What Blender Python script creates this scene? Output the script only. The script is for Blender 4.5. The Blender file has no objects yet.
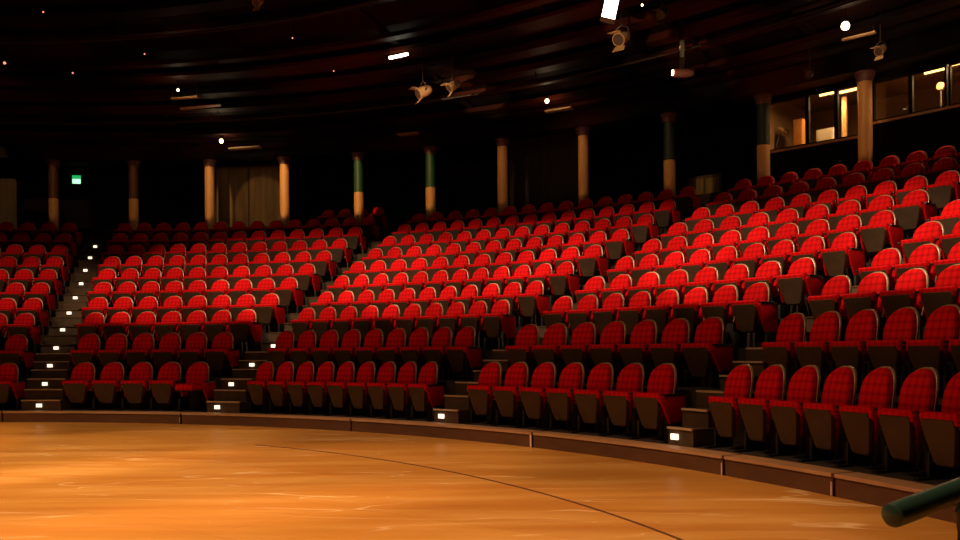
import bpy, bmesh, math, random
from math import sin, cos, pi, radians, degrees
from mathutils import Vector, Matrix
random.seed(7)
sc = bpy.context.scene
COL = sc.collection

# ------------------------------------------------------------------ layout of the room
HC = 1.2                                   # eye height above the stage floor
F = 869.35                                 # focal length in pixels of a 960 px wide frame
HZ = 349.75                                # horizon line
ROLL = -0.00814
CX, CY = -7.853 * HC, 1.749 * HC           # centre of the round stage
RK = 10.988 * HC                           # outer edge of the stage floor
RG = 9.317 * HC                            # seam in the stage floor
KERB = 0.186
P_ = 0.865 * HC
R1 = 11.489 * HC
def RR(k): return R1 + P_ * (k - 1)        # radius of the backrests of row k
ZT = [0, -.137, .314, .701, 1.017, 1.365, 1.704, 2.052, 2.405, 2.777, 3.142, 3.50, 3.86]
def FZ(k):
    if k <= 1: return KERB
    i = int(k); z = lambda j: HC * (1 + ZT[j]) - .85 if j > 1 else KERB
    return z(i) if i == k else z(i) + (z(i + 1) - z(i)) * (k - i)
def RF(k): return RR(k - 1) + .20 if k > 1 else RK   # front edge of tier k
RC = 23.36                           # ring of columns
def pol(a, r, z=0.0): return Vector((CX + r * sin(a), CY + r * cos(a), z))
def ray_ring(px, r):
    """angle and depth where the sight line at picture column px meets the ring of radius r"""
    tx = (px - 480) / F
    a = tx * tx + 1; b = -2 * (tx * CX + CY); c = CX * CX + CY * CY - r * r
    D = (-b + math.sqrt(b * b - 4 * a * c)) / (2 * a)
    return math.atan2(tx * D - CX, D - CY), D
def zat(px, py, D):                        # height seen at a picture row at depth D
    return HC + (HZ + ROLL * (px - 480) - py) * D / F
def on_ring(px, py, r):
    a, D = ray_ring(px, r)
    return a, zat(px, py, D)

# ------------------------------------------------------------------ materials
def mat(name, col, rough=.6, metal=0, spec=.5, emit=None, es=1.0, coat=0, sheen=0):
    m = bpy.data.materials.new(name); m.use_nodes = True
    b = m.node_tree.nodes['Principled BSDF']
    b.inputs['Base Color'].default_value = (*col, 1)
    b.inputs['Roughness'].default_value = rough
    b.inputs['Metallic'].default_value = metal
    b.inputs['Specular IOR Level'].default_value = spec
    b.inputs['Coat Weight'].default_value = coat
    if sheen:
        b.inputs['Sheen Weight'].default_value = sheen
        b.inputs['Sheen Tint'].default_value = (1, .3, .25, 1)
    if emit:
        b.inputs['Emission Color'].default_value = (*emit, 1)
        b.inputs['Emission Strength'].default_value = es
    return m
def N(m, t, **kw):
    n = m.node_tree.nodes.new(t)
    for k, v in kw.items(): setattr(n, k, v)
    return n
def L(m, a, b): m.node_tree.links.new(a, b)
def bsdf(m): return m.node_tree.nodes['Principled BSDF']
def mottled(name, c1, c2, scale=(3, 3, 3), rough=.6, detail=6, lo=.35, hi=.65, **kw):
    m = mat(name, c1, rough, **kw)
    tc = N(m, 'ShaderNodeTexCoord'); mp = N(m, 'ShaderNodeMapping'); mp.inputs['Scale'].default_value = scale
    ns = N(m, 'ShaderNodeTexNoise'); ns.inputs['Scale'].default_value = 1; ns.inputs['Detail'].default_value = detail
    cr = N(m, 'ShaderNodeValToRGB')
    cr.color_ramp.elements[0].position = lo; cr.color_ramp.elements[0].color = (*c1, 1)
    cr.color_ramp.elements[1].position = hi; cr.color_ramp.elements[1].color = (*c2, 1)
    L(m, tc.outputs['Object'], mp.inputs['Vector']); L(m, mp.outputs[0], ns.inputs['Vector'])
    L(m, ns.outputs['Fac'], cr.inputs['Fac']); L(m, cr.outputs[0], bsdf(m).inputs['Base Color'])
    return m

def red_plaid():
    m = mat('red_plaid_velvet', (.7, .003, .002), .85, spec=.12)
    tc = N(m, 'ShaderNodeTexCoord'); sp = N(m, 'ShaderNodeSeparateXYZ'); L(m, tc.outputs['Object'], sp.inputs[0])
    ms = []
    for ax, per in (('X', .088), ('Z', .078)):
        a = N(m, 'ShaderNodeMath', operation='MULTIPLY'); a.inputs[1].default_value = 2 * pi / per
        s = N(m, 'ShaderNodeMath', operation='COSINE')
        t = N(m, 'ShaderNodeMapRange'); t.inputs[1].default_value = 0; t.inputs[2].default_value = .9
        L(m, sp.outputs[ax], a.inputs[0]); L(m, a.outputs[0], s.inputs[0]); L(m, s.outputs[0], t.inputs[0])
        ms.append(t.outputs[0])
    add = N(m, 'ShaderNodeMath', operation='ADD'); L(m, ms[0], add.inputs[0]); L(m, ms[1], add.inputs[1])
    hf = N(m, 'ShaderNodeMath', operation='MULTIPLY'); hf.inputs[1].default_value = .5; L(m, add.outputs[0], hf.inputs[0])
    mx = N(m, 'ShaderNodeMix', data_type='RGBA')
    mx.inputs['A'].default_value = (.66, .0030, .0045, 1); mx.inputs['B'].default_value = (.33, .0012, .003, 1)
    L(m, hf.outputs[0], mx.inputs['Factor']); L(m, mx.outputs['Result'], bsdf(m).inputs['Base Color'])
    return m

def stage_wood():
    m = mat('stage_boards', (.5, .2, .05), .34, spec=.45)
    tc = N(m, 'ShaderNodeTexCoord')
    # long boards laid along x
    mp = N(m, 'ShaderNodeMapping'); mp.inputs['Scale'].default_value = (.25, 1.7, 1); mp.inputs['Rotation'].default_value = (0, 0, .12)
    L(m, tc.outputs['Object'], mp.inputs['Vector'])
    n1 = N(m, 'ShaderNodeTexNoise'); n1.inputs['Scale'].default_value = 1.3; n1.inputs['Detail'].default_value = 8; n1.inputs['Roughness'].default_value = .62
    L(m, mp.outputs[0], n1.inputs['Vector'])
    cr = N(m, 'ShaderNodeValToRGB'); e = cr.color_ramp.elements
    e[0].position = .30; e[0].color = (.52, .20, .032, 1)
    e[1].position = .72; e[1].color = (.72, .38, .10, 1)
    x = e.new(.5); x.color = (.60, .26, .045, 1)
    L(m, n1.outputs['Fac'], cr.inputs['Fac'])
    # boards of slightly different tone
    br = N(m, 'ShaderNodeTexBrick'); br.inputs['Scale'].default_value = 1
    br.inputs['Brick Width'].default_value = 2.4; br.inputs['Row Height'].default_value = 1.2
    br.inputs['Mortar Size'].default_value = .004
    br.inputs['Color1'].default_value = (1, 1, 1, 1); br.inputs['Color2'].default_value = (.86, .84, .82, 1); br.inputs['Mortar'].default_value = (.72, .66, .6, 1)
    mp2 = N(m, 'ShaderNodeMapping'); mp2.inputs['Rotation'].default_value = (0, 0, .62)
    L(m, tc.outputs['Object'], mp2.inputs['Vector']); L(m, mp2.outputs[0], br.inputs['Vector'])
    mu = N(m, 'ShaderNodeMix', data_type='RGBA', blend_type='MULTIPLY'); mu.inputs['Factor'].default_value = .7
    L(m, cr.outputs[0], mu.inputs['A']); L(m, br.outputs['Color'], mu.inputs['B'])
    # scuffed arcs: pale worn scratches running in sweeps
    mp3 = N(m, 'ShaderNodeMapping'); mp3.inputs['Location'].default_value = (9, -6, 0)
    L(m, tc.outputs['Object'], mp3.inputs['Vector'])
    mp3.inputs['Scale'].default_value = (.3, 1.6, 1); mp3.inputs['Rotation'].default_value = (0, 0, -.35)
    wv = N(m, 'ShaderNodeTexNoise'); wv.inputs['Scale'].default_value = 1.0; wv.inputs['Detail'].default_value = 1.5; wv.inputs['Distortion'].default_value = 1.5
    L(m, mp3.outputs[0], wv.inputs['Vector'])
    ab = N(m, 'ShaderNodeMath', operation='SUBTRACT'); ab.inputs[1].default_value = .5; L(m, wv.outputs['Fac'], ab.inputs[0])
    ab2 = N(m, 'ShaderNodeMath', operation='ABSOLUTE'); L(m, ab.outputs[0], ab2.inputs[0])
    r2 = N(m, 'ShaderNodeMapRange'); r2.inputs[1].default_value = .011; r2.inputs[2].default_value = 0; L(m, ab2.outputs[0], r2.inputs[0])
    n3 = N(m, 'ShaderNodeTexNoise'); n3.inputs['Scale'].default_value = .8; L(m, tc.outputs['Object'], n3.inputs['Vector'])
    r3 = N(m, 'ShaderNodeMapRange'); r3.inputs[1].default_value = .38; r3.inputs[2].default_value = .55; r3.inputs[4].default_value = .75; L(m, n3.outputs['Fac'], r3.inputs[0])
    mm = N(m, 'ShaderNodeMath', operation='MULTIPLY'); L(m, r2.outputs[0], mm.inputs[0]); L(m, r3.outputs[0], mm.inputs[1])
    m2 = N(m, 'ShaderNodeMix', data_type='RGBA'); m2.inputs['B'].default_value = (.95, .66, .34, 1)
    L(m, mm.outputs[0], m2.inputs['Factor']); L(m, mu.outputs['Result'], m2.inputs['A'])
    L(m, m2.outputs['Result'], bsdf(m).inputs['Base Color'])
    rr = N(m, 'ShaderNodeMapRange'); rr.inputs[3].default_value = .26; rr.inputs[4].default_value = .5
    L(m, n1.outputs['Fac'], rr.inputs[0]); L(m, rr.outputs[0], bsdf(m).inputs['Roughness'])
    return m

def curtain_wood(name, c1, c2):
    m = mat(name, c1, .7)
    tc = N(m, 'ShaderNodeTexCoord'); mp = N(m, 'ShaderNodeMapping'); mp.inputs['Scale'].default_value = (7, 7, .7)
    ns = N(m, 'ShaderNodeTexNoise'); ns.inputs['Scale'].default_value = 1; ns.inputs['Detail'].default_value = 4
    cr = N(m, 'ShaderNodeValToRGB'); cr.color_ramp.elements[0].position = .35; cr.color_ramp.elements[0].color = (*c1, 1)
    cr.color_ramp.elements[1].position = .65; cr.color_ramp.elements[1].color = (*c2, 1)
    L(m, tc.outputs['Object'], mp.inputs[0]); L(m, mp.outputs[0], ns.inputs[0]); L(m, ns.outputs['Fac'], cr.inputs[0]); L(m, cr.outputs[0], bsdf(m).inputs['Base Color'])
    return m

def glass():
    m = bpy.data.materials.new('window_glass'); m.use_nodes = True
    nt = m.node_tree; nt.nodes.clear()
    o = nt.nodes.new('ShaderNodeOutputMaterial'); mx = nt.nodes.new('ShaderNodeMixShader'); t = nt.nodes.new('ShaderNodeBsdfTransparent')
    g = nt.nodes.new('ShaderNodeBsdfGlossy'); g.inputs['Roughness'].default_value = .03; mx.inputs[0].default_value = .05
    t.inputs[0].default_value = (.9, .88, .84, 1)
    nt.links.new(t.outputs[0], mx.inputs[1]); nt.links.new(g.outputs[0], mx.inputs[2]); nt.links.new(mx.outputs[0], o.inputs[0])
    return m

M = dict(
    red=red_plaid(),
    redpanel=mottled('red_panel_cloth', (.44, .002, .003), (.54, .003, .004), (9, 9, 9), .9, spec=.1),
    rim=mottled('olive_grey_shell', (.30, .19, .10), (.42, .28, .17), (12, 12, 12), .30),
    under=mottled('seat_underside_brown', (.040, .018, .008), (.056, .025, .011), (6, 6, 6), .5),
    arm=mat('armrest_black', (.012, .008, .007), .4),
    leg=mat('black_iron', (.010, .008, .008), .5),
    stage=stage_wood(),
    seam=mat('seam_dark', (.10, .03, .01), .7),
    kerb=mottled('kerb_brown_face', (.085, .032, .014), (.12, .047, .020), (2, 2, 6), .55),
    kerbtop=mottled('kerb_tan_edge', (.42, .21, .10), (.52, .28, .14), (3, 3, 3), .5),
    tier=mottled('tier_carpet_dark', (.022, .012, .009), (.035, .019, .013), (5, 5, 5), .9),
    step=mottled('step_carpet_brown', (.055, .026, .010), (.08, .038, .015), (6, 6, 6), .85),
    nose=mat('step_nosing_tan', (.55, .36, .22), .5),
    mark=mat('step_marker_white', (.8, .78, .7), .5, emit=(1, .84, .62), es=1.6),
    tan=mottled('column_tan_paint', (.60, .29, .10), (.70, .36, .13), (3, 3, 1), .55),
    brownpaint=mat('column_brown_paint', (.10, .032, .014), .6),
    green=mat('column_green_paint', (.012, .06, .025), .55),
    darkgreen=mat('column_dark_green_paint', (.006, .016, .012), .6),
    capital=mat('capital_red_brown', (.14, .045, .035), .6),
    black=mat('backdrop_black', (.004, .0025, .002), .95, spec=.1),
    wall=mottled('rear_wall_dark', (.010, .006, .004), (.016, .009, .006), (1, 1, 1), .9),
    ceil=mottled('ceiling_dark_mottle', (.003, .0012, .001), (.022, .005, .003), (.6, .6, .6), .8, spec=.1),  # random mottle from near black to dark red
    beam=mottled('ceiling_slat_mottle', (.004, .0012, .001), (.10, .016, .006), (.28, .28, .28), .6, detail=3, lo=.45, hi=.72, spec=.1),  # random patches from near black to red brown
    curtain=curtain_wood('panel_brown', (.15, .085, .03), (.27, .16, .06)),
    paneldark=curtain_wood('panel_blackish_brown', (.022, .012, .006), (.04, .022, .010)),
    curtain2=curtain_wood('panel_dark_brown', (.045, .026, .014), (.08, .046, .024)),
    frame=mat('booth_frame_black', (.010, .006, .005), .75, spec=.15),
    sill=mat('booth_sill_wood', (.50, .30, .13), .45),
    boothwall=mottled('booth_inner_wall', (.20, .11, .05), (.28, .16, .075), (1, 1, 1), .8),
    cabinet=mat('cabinet_orange_wood', (.60, .26, .07), .5),
    paper=mat('paper_white', (.8, .74, .6), .6),
    tube=mat('lamp_tube_glow', (1, .8, .5), .5, emit=(1, .55, .17), es=6),
    bulb=mat('bulb_glow', (1, .9, .7), .5, emit=(1, .74, .42), es=9),
    bulbdim=mat('bulb_dim_red', (.8, .4, .3), .5, emit=(1, .28, .16), es=1.6),
    flood=mat('floodlight_glow', (1, 1, .9), .5, emit=(1, .93, .70), es=14),
    housing=mottled('lamp_housing_tan', (.42, .24, .11), (.55, .33, .16), (8, 8, 8), .45),
    darkhousing=mat('lamp_housing_dark', (.05, .025, .018), .45),
    pipe=mat('rig_pipe_dark', (.02, .012, .010), .4),
    rail=mat('handrail_dark_green', (.026, .062, .042), .30, spec=.6),
    railpost=mat('rail_post_black', (.010, .009, .009), .4),
    signgreen=mat('exit_sign_green', (.01, .3, .08), .5, emit=(.02, .55, .14), es=.8),
    signwhite=mat('exit_sign_white', (.7, .9, .75), .5, emit=(.45, 1.0, .62), es=1.5),
    glass=glass(),
    skin=None,
    plate=mat('joint_plate_pale', (.75, .5, .42), .4),
    equip=mat('equipment_grey', (.10, .085, .07), .5),
)

# ------------------------------------------------------------------ helpers
def link(o, parent=None):
    COL.objects.link(o)
    if parent is not None: o.parent = parent
    return o
def tag(o, label=None, cat=None, group=None, kind=None):
    if label: o['label'] = label
    if cat: o['category'] = cat
    if group: o['group'] = group
    if kind: o['kind'] = kind
    return o
def mesh_obj(name, bm, m, parent=None, origin=None, smooth=False, world=True):
    """bm holds world coordinates; the object's origin goes to ORIGIN (or its parent's)."""
    if origin is None: origin = Vector((0, 0, 0))
    bm.normal_update()
    me = bpy.data.meshes.new(name)
    bmesh.ops.recalc_face_normals(bm, faces=bm.faces)
    if origin.length: bmesh.ops.translate(bm, verts=bm.verts, vec=-origin)
    bm.to_mesh(me); bm.free()
    me.materials.append(m)
    if smooth:
        for p in me.polygons: p.use_smooth = True
        me.set_sharp_from_angle(angle=radians(40))
    o = bpy.data.objects.new(name, me)
    link(o, parent)
    if parent is None: o.location = origin
    elif origin.length: o.location = Vector((0, 0, 0))
    return o
def empty(name, loc, rz=0.0):
    o = bpy.data.objects.new(name, None); o.empty_display_size = .2
    o.location = loc; o.rotation_euler = (0, 0, rz); link(o); return o
def add_box(bm, x0, x1, y0, y1, z0, z1, bev=0.0, mtx=None):
    r = bmesh.ops.create_cube(bm, size=1)
    vs = r['verts']
    for v in vs:
        v.co = Vector((x0 + (v.co.x + .5) * (x1 - x0), y0 + (v.co.y + .5) * (y1 - y0), z0 + (v.co.z + .5) * (z1 - z0)))
    if bev:
        es = list({e for v in vs for e in v.link_edges})
        g = bmesh.ops.bevel(bm, geom=es, offset=bev, segments=2, profile=.6, affect='EDGES')
        vs = list({v for f in g['faces'] for v in f.verts} | {v for v in vs if v.is_valid})
    if mtx is not None:
        for v in vs: v.co = mtx @ v.co
    return vs
def add_sector(bm, a0, a1, r0, r1, z0, z1, n=None, z0o=None, z1o=None):
    """solid piece of a ring; z0o, z1o: heights at the outer radius"""
    if z0o is None: z0o = z0
    if z1o is None: z1o = z1
    if n is None: n = max(1, int(abs(a1 - a0) / radians(1.6)))
    rows = []
    for i in range(n + 1):
        a = a0 + (a1 - a0) * i / n
        rows.append([bm.verts.new(pol(a, r0, z0)), bm.verts.new(pol(a, r0, z1)), bm.verts.new(pol(a, r1, z1o)), bm.verts.new(pol(a, r1, z0o))])
    for i in range(n):
        for j in range(4):
            bm.faces.new([rows[i][j], rows[i][(j + 1) % 4], rows[i + 1][(j + 1) % 4], rows[i + 1][j]])
    bm.faces.new(rows[0]); bm.faces.new(rows[-1][::-1])
def add_cyl(bm, p0, p1, r0, r1=None, n=14, cap=True):
    if r1 is None: r1 = r0
    p0 = Vector(p0); p1 = Vector(p1); d = (p1 - p0).normalized()
    u = d.orthogonal().normalized(); w = d.cross(u)
    A = [bm.verts.new(p0 + (u * cos(2 * pi * i / n) + w * sin(2 * pi * i / n)) * r0) for i in range(n)]
    B = [bm.verts.new(p1 + (u * cos(2 * pi * i / n) + w * sin(2 * pi * i / n)) * r1) for i in range(n)]
    for i in range(n): bm.faces.new([A[i], A[(i + 1) % n], B[(i + 1) % n], B[i]])
    if cap: bm.faces.new(A[::-1]); bm.faces.new(B)
def add_tube(bm, pts, r, n=14):
    pts = [Vector(p) for p in pts]; rings = []
    up = Vector((0, 0, 1))
    for i, p in enumerate(pts):
        d = (pts[min(i + 1, len(pts) - 1)] - pts[max(i - 1, 0)]).normalized()
        u = d.cross(up)
        if u.length < .05: u = d.cross(Vector((0, 1, 0)))
        u.normalize(); w = u.cross(d)
        rr = r[i] if isinstance(r, (list, tuple)) else r
        rings.append([bm.verts.new(p + (u * cos(2 * pi * k / n) + w * sin(2 * pi * k / n)) * rr) for k in range(n)])
    for a, b in zip(rings, rings[1:]):
        for k in range(n): bm.faces.new([a[k], a[(k + 1) % n], b[(k + 1) % n], b[k]])
    bm.faces.new(rings[0][::-1]); bm.faces.new(rings[-1])
def add_prism(bm, outline, f, t0, t1, rings=((0, 0), (1, 0)), inset=0.0):
    """outline (u, v) lofted through RINGS of (fraction of depth, shrink)"""
    cu = sum(p[0] for p in outline) / len(outline); cv = sum(p[1] for p in outline) / len(outline)
    R = []
    for fr, sh in rings:
        t = t0 + (t1 - t0) * fr; ring = []
        for (u, v) in outline:
            du, dv = u - cu, v - cv; l = math.hypot(du, dv) or 1
            k = (l - sh) / l
            ring.append(bm.verts.new(f(cu + du * k, cv + dv * k, t)))
        R.append(ring)
    n = len(outline)
    for a, b in zip(R, R[1:]):
        for k in range(n): bm.faces.new([a[k], a[(k + 1) % n], b[(k + 1) % n], b[k]])
    bm.faces.new(R[0][::-1]); bm.faces.new(R[-1])

# ------------------------------------------------------------------ the tip-up theatre seat (pitch .56 m, facing -y)
def arch(w, z0, z1, wt, n=13):
    """outline of a backrest: narrow foot, rounded crown"""
    pts = [(-w * .40, z0), (w * .40, z0), (w * .5, z0 + (z1 - z0) * .35)]
    zc = z1 - .235
    for i in range(n + 1):
        t = pi * i / n
        e = .86
        c_, s_ = cos(t), sin(t)
        pts.append((w * .5 * math.copysign(abs(c_) ** e, c_), zc + .235 * abs(s_) ** e))
    pts.append((-w * .5, z0 + (z1 - z0) * .35))
    return pts
TILT = .17
def backf(y0, zref=.40):
    # depth t along -y; the whole back leans backwards with height
    return lambda u, v, t: Vector((u, y0 + (v - zref) * TILT + t + .05 * (u / .23) ** 2 * -1.0 * (1 if True else 0), v))
def part(name, fn, m, smooth=True):
    bm = bmesh.new(); fn(bm)
    bm.normal_update(); bmesh.ops.recalc_face_normals(bm, faces=bm.faces)
    me = bpy.data.meshes.new(name); bm.to_mesh(me); bm.free(); me.materials.append(m)
    if smooth:
        for p in me.polygons: p.use_smooth = True
        me.set_sharp_from_angle(angle=radians(38))
    return me
def b_shell(bm):
    add_prism(bm, arch(.436, .33, .85, .3), backf(.02), 0, .034, ((0, .006), (.15, 0), (.8, 0), (1, .02)))
def b_cush(bm):
    add_prism(bm, arch(.414, .36, .838, .3), backf(.02), .004, -.075, ((0, 0), (.45, .0), (.8, .014), (1, .045)))
def pan_outline(wt, wb, z0, z1):
    return [(-wb / 2 + .03, z0), (wb / 2 - .03, z0), (wb / 2, z0 + .03), (wt / 2, z1 - .05), (wt / 2 - .02, z1), (-wt / 2 + .02, z1), (-wt / 2, z1 - .05), (-wb / 2, z0 + .03)]
def s_shell(bm, dz=0):
    f = lambda u, v, t: Vector((u, -.13 - (v - .12) * .22 + t, v + dz))
    add_prism(bm, pan_outline(.44, .28, .12, .485), f, -.045, .0, ((0, .02), (.5, 0), (1, 0)))
def s_cush(bm, dz=0):
    f = lambda u, v, t: Vector((u, -.13 - (v - .12) * .22 + t, v + dz))
    add_prism(bm, pan_outline(.492, .27, .19, .53), f, -.035, .075, ((0, .03), (.12, .008), (.35, 0), (.75, .006), (1, .035)))
def s_shell_open(bm):
    f = lambda u, v, t: Vector((u, .06 - v, .40 + t))
    add_prism(bm, pan_outline(.36, .44, .0, .40), f, -.06, -.015, ((0, .03), (.5, 0), (1, 0)))
def s_cush_open(bm):
    f = lambda u, v, t: Vector((u, .06 - v, .40 + t))
    add_prism(bm, pan_outline(.37, .46, .02, .44), f, -.03, .075, ((0, .02), (.25, 0), (.7, .004), (1, .04)))
XS = .28
def side(bm, x, end=False, dz=0):
    # upholstered standard between two seats: tall panel, narrower at the foot
    f = lambda u, v, t: Vector((x + t, u, v))
    out = [(.10, .20), (.12, .40), (.10, .50), (-.24, .50), (-.27, .47), (-.20, .32), (-.13, .20)]
    if not end: out = [(.10, .24), (.12, .40), (.10, .492), (-.10, .492), (-.13, .46), (-.08, .34), (-.04, .24)]
    out = [(u, v + (dz if v > .35 else 0)) for u, v in out]
    add_prism(bm, out, f, -.018, .018, ((0, .012), (.25, 0), (.75, 0), (1, .012)))
def armr(bm, x, dz=0):
    add_box(bm, x - .024, x + .024, -.225, .08, .492 + dz, .522 + dz, .010)
def legm(bm, x):
    add_box(bm, x - .020, x + .020, -.12, .06, .02, .21, .005)
    add_box(bm, x - .032, x + .032, -.24, .11, 0, .022, .005)
ME = dict(
    backrest=part('backrest', b_shell, M['rim']), back_cushion=part('back_cushion', b_cush, M['red']),
    seat_shell=part('seat_shell', s_shell, M['under']), seat_cushion=part('seat_cushion', s_cush, M['red']),
    high_shell=part('seat_shell', lambda b: s_shell(b, .075), M['under']), high_cushion=part('seat_cushion', lambda b: s_cush(b, .075), M['red']),
    high_arm=part('armrest', lambda b: armr(b, -XS, .06), M['arm']), high_arm_b=part('armrest', lambda b: armr(b, XS, .06), M['arm']),
    high_side=part('side_panel', lambda b: side(b, -XS, False, .06), M['redpanel']), high_side_b=part('side_panel', lambda b: side(b, XS, True, .06), M['redpanel']),
    open_shell=part('seat_shell', s_shell_open, M['under']), open_cushion=part('seat_cushion', s_cush_open, M['red']),
    side_panel=part('side_panel', lambda b: side(b, -XS), M['redpanel']), armrest=part('armrest', lambda b: armr(b, -XS), M['arm']), leg=part('leg', lambda b: legm(b, -XS), M['leg']),
    side_panel_b=part('side_panel', lambda b: side(b, XS, True), M['redpanel']), armrest_b=part('armrest', lambda b: armr(b, XS), M['arm']), leg_b=part('leg', lambda b: legm(b, XS), M['leg']),
)
def seat_proto(end, opened, high):
    """the first seat of its sort: an Empty with its parts"""
    o = empty('theatre_seat', (0, 0, 0))
    def ch(n, key, par=o):
        c = bpy.data.objects.new(n, ME[key]); return link(c, par)
    b = ch('backrest', 'backrest'); ch('back_cushion', 'back_cushion')
    s = ch('seat_shell', 'open_shell' if opened else 'high_shell' if high else 'seat_shell'); ch('seat_cushion', 'open_cushion' if opened else 'high_cushion' if high else 'seat_cushion')
    ch('side_panel', 'high_side' if high else 'side_panel'); ch('armrest', 'high_arm' if high else 'armrest'); ch('leg', 'leg')
    if end: ch('side_panel', 'high_side_b' if high else 'side_panel_b'); ch('armrest', 'high_arm_b' if high else 'armrest_b'); ch('leg', 'leg_b')
    return o
protos = {}
def copy_tree(o, parent=None):
    c = o.copy(); COL.objects.link(c)
    if parent is not None: c.parent = parent
    for ch in o.children: copy_tree(ch, c)
    return c

# rows: block -> row -> (angle of first seat, angle of last seat, number)   [degrees around the stage]
BL = {
 'B': {1: (9.33, 19.04, 5), 2: (7.15, 18.16, 6), 3: (5.27, 17.54, 7), 4: (3.62, 17.19, 8), 5: (2.29, 16.74, 9), 6: (1.08, 16.41, 10), 7: (.11, 16.17, 11), 8: (-.85, 15.99, 12), 9: (-1.6, 15.9, 13), 10: (-2.23, 15.77, 14)},
 'C': {1: (24.89, 38.9, 9), 2: (23.41, 38.29, 9), 3: (22.5, 37.97, 10), 4: (21.7, 37.9, 11), 5: (20.93, 37.84, 12), 6: (20.38, 37.84, 12), 7: (20.14, 37.9, 13), 8: (19.78, 38.0, 14), 9: (19.6, 38.05, 15), 10: (19.5, 38.05, 15)},
 'D': {1: (43.92, 56.27, 7), 2: (43.07, 55.36, 7), 3: (42.54, 54.91, 8), 4: (42.15, 54.74, 8), 5: (41.91, 54.66, 9), 6: (41.7, 54.58, 9), 7: (41.6, 54.45, 9), 8: (41.5, 54.42, 10), 9: (41.45, 54.4, 10), 10: (41.4, 54.4, 11)},
}
A_END = {1: 3.14, 2: 1.45, 3: -.07, 4: -1.28, 5: -2.34, 6: -3.2, 7: -4.0, 8: -4.8, 9: -5.5, 10: -6.1}
A_N = {1: 2, 2: 2, 3: 2, 4: 3, 5: 3, 6: 3, 7: 4, 8: 4, 9: 4, 10: 4}
E_ST = {1: (60.9, .415), 2: (59.94, .45), 3: (59.11, .48), 4: (58.89, .50), 5: (58.59, .53), 6: (57.9, .53), 7: (57.7, .53), 8: (57.6, .53)}
E_N = {1: 8, 2: 6, 3: 5, 4: 4, 5: 3, 6: 2, 7: 1, 8: 0}
def block_rows():
    for k, (a0, a1, n) in BL['B'].items(): yield 'B', k, a0, a1, n
    for k, (a0, a1, n) in BL['C'].items(): yield 'C', k, a0, a1, n
    for k, (a0, a1, n) in BL['D'].items(): yield 'D', k, a0, a1, n
    for k, e in A_END.items():
        n = A_N[k]; yield 'A', k, e - degrees(.566 * (n - 1) / RR(k)), e, n
    for k, (s, p) in E_ST.items():
        if E_N[k]: yield 'E', k, s, s + degrees(p * (E_N[k] - 1) / RR(k)), E_N[k]
WORD = ['', 'first', 'second', 'third', 'fourth', 'fifth', 'sixth', 'seventh', 'eighth', 'ninth', 'tenth', 'eleventh', 'twelfth', 'thirteenth', 'fourteenth', 'fifteenth']
ROWW = ['', 'front row'] + [w + ' row' for w in WORD[2:]]
BLW = dict(A='far left block', B='left centre block', C='middle block', D='right centre block', E='far right block')
seats = []
for b, k, a0, a1, n in block_rows():
    r = RR(k) - .09
    p = radians(a1 - a0) * r / (n - 1) if n > 1 else .53
    for i in range(n):
        a = radians(a0 + (a1 - a0) * (i / (n - 1) if n > 1 else 0)) + .07 / r
        pos = pol(a, r, FZ(k))
        d = pos.length
        last = (i == n - 1)
        seats.append(dict(b=b, k=k, i=i, n=n, a=a, p=p, pos=pos, d=d, last=last))
seats.sort(key=lambda s: s['d'])
for s in seats[:300]:
    b, k, i, n = s['b'], s['k'], s['i'], s['n']
    opened = (b == 'B' and k == 1 and s['last'])
    end = s['last'] and b != 'E'
    key = (end, opened, k >= 3)
    if key not in protos: o = protos[key] = seat_proto(*key)
    else: o = copy_tree(protos[key])
    o.location = s['pos']; o.rotation_euler = (0, 0, -s['a']); o.scale = (s['p'] / .56, 1, 1)
    if b == 'A': where = f"{WORD[n - i]} from its right aisle" if n - i > 1 else 'beside its right aisle'
    elif i == 0: where = 'at the left end'
    elif s['last'] and b != 'E': where = 'at the right end'
    else: where = f"{WORD[i + 1]} from left"
    if opened: lab = 'red plush seat folded down open at right end of front row, left centre block'
    else: lab = f"red plush tip-up seat {where}, {ROWW[k]}, {BLW[b]}"
    tag(o, lab, 'seat', f"red tip-up seats in the {BLW[b]}")
# the seats beyond the nearest three hundred: one object
rest = bmesh.new()
order = []
def rest_seat(s):
    mt = Matrix.Translation(s['pos']) @ Matrix.Rotation(-s['a'], 4, 'Z') @ Matrix.Diagonal((s['p'] / .56, 1, 1, 1))
    keys = ['backrest', 'back_cushion', 'high_shell', 'high_cushion', 'high_side', 'high_arm', 'leg']
    if s['last']: keys += ['high_side_b', 'high_arm_b', 'leg_b']
    for kx in keys:
        me = ME[kx]; m = me.materials[0]
        if m not in order: order.append(m)
        tmp = bmesh.new(); tmp.from_mesh(me); tmp.transform(mt)
        for f in tmp.faces: f.material_index = order.index(m)
        t = bpy.data.meshes.new('t'); tmp.to_mesh(t); tmp.free(); rest.from_mesh(t); bpy.data.meshes.remove(t)
far = seats[300:]
for (a0, a1, n) in ((11.9, 15.6, 4),):
    r = RR(11) - .09
    for i in range(n):
        a = radians(a0 + (a1 - a0) * i / (n - 1)); far.append(dict(pos=pol(a, r, FZ(11)), a=a, p=radians(a1 - a0) * r / (n - 1), last=i == n - 1))
for s in far: rest_seat(s)
me = bpy.data.meshes.new('rear_seats'); rest.to_mesh(me); rest.free()
for m in order: me.materials.append(m)
for p in me.polygons: p.use_smooth = True
me.set_sharp_from_angle(angle=radians(38))
o = link(bpy.data.objects.new('rear_seats', me))
tag(o, 'dim red seats in the rearmost rows below the columns', 'seats', kind='stuff')

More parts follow.
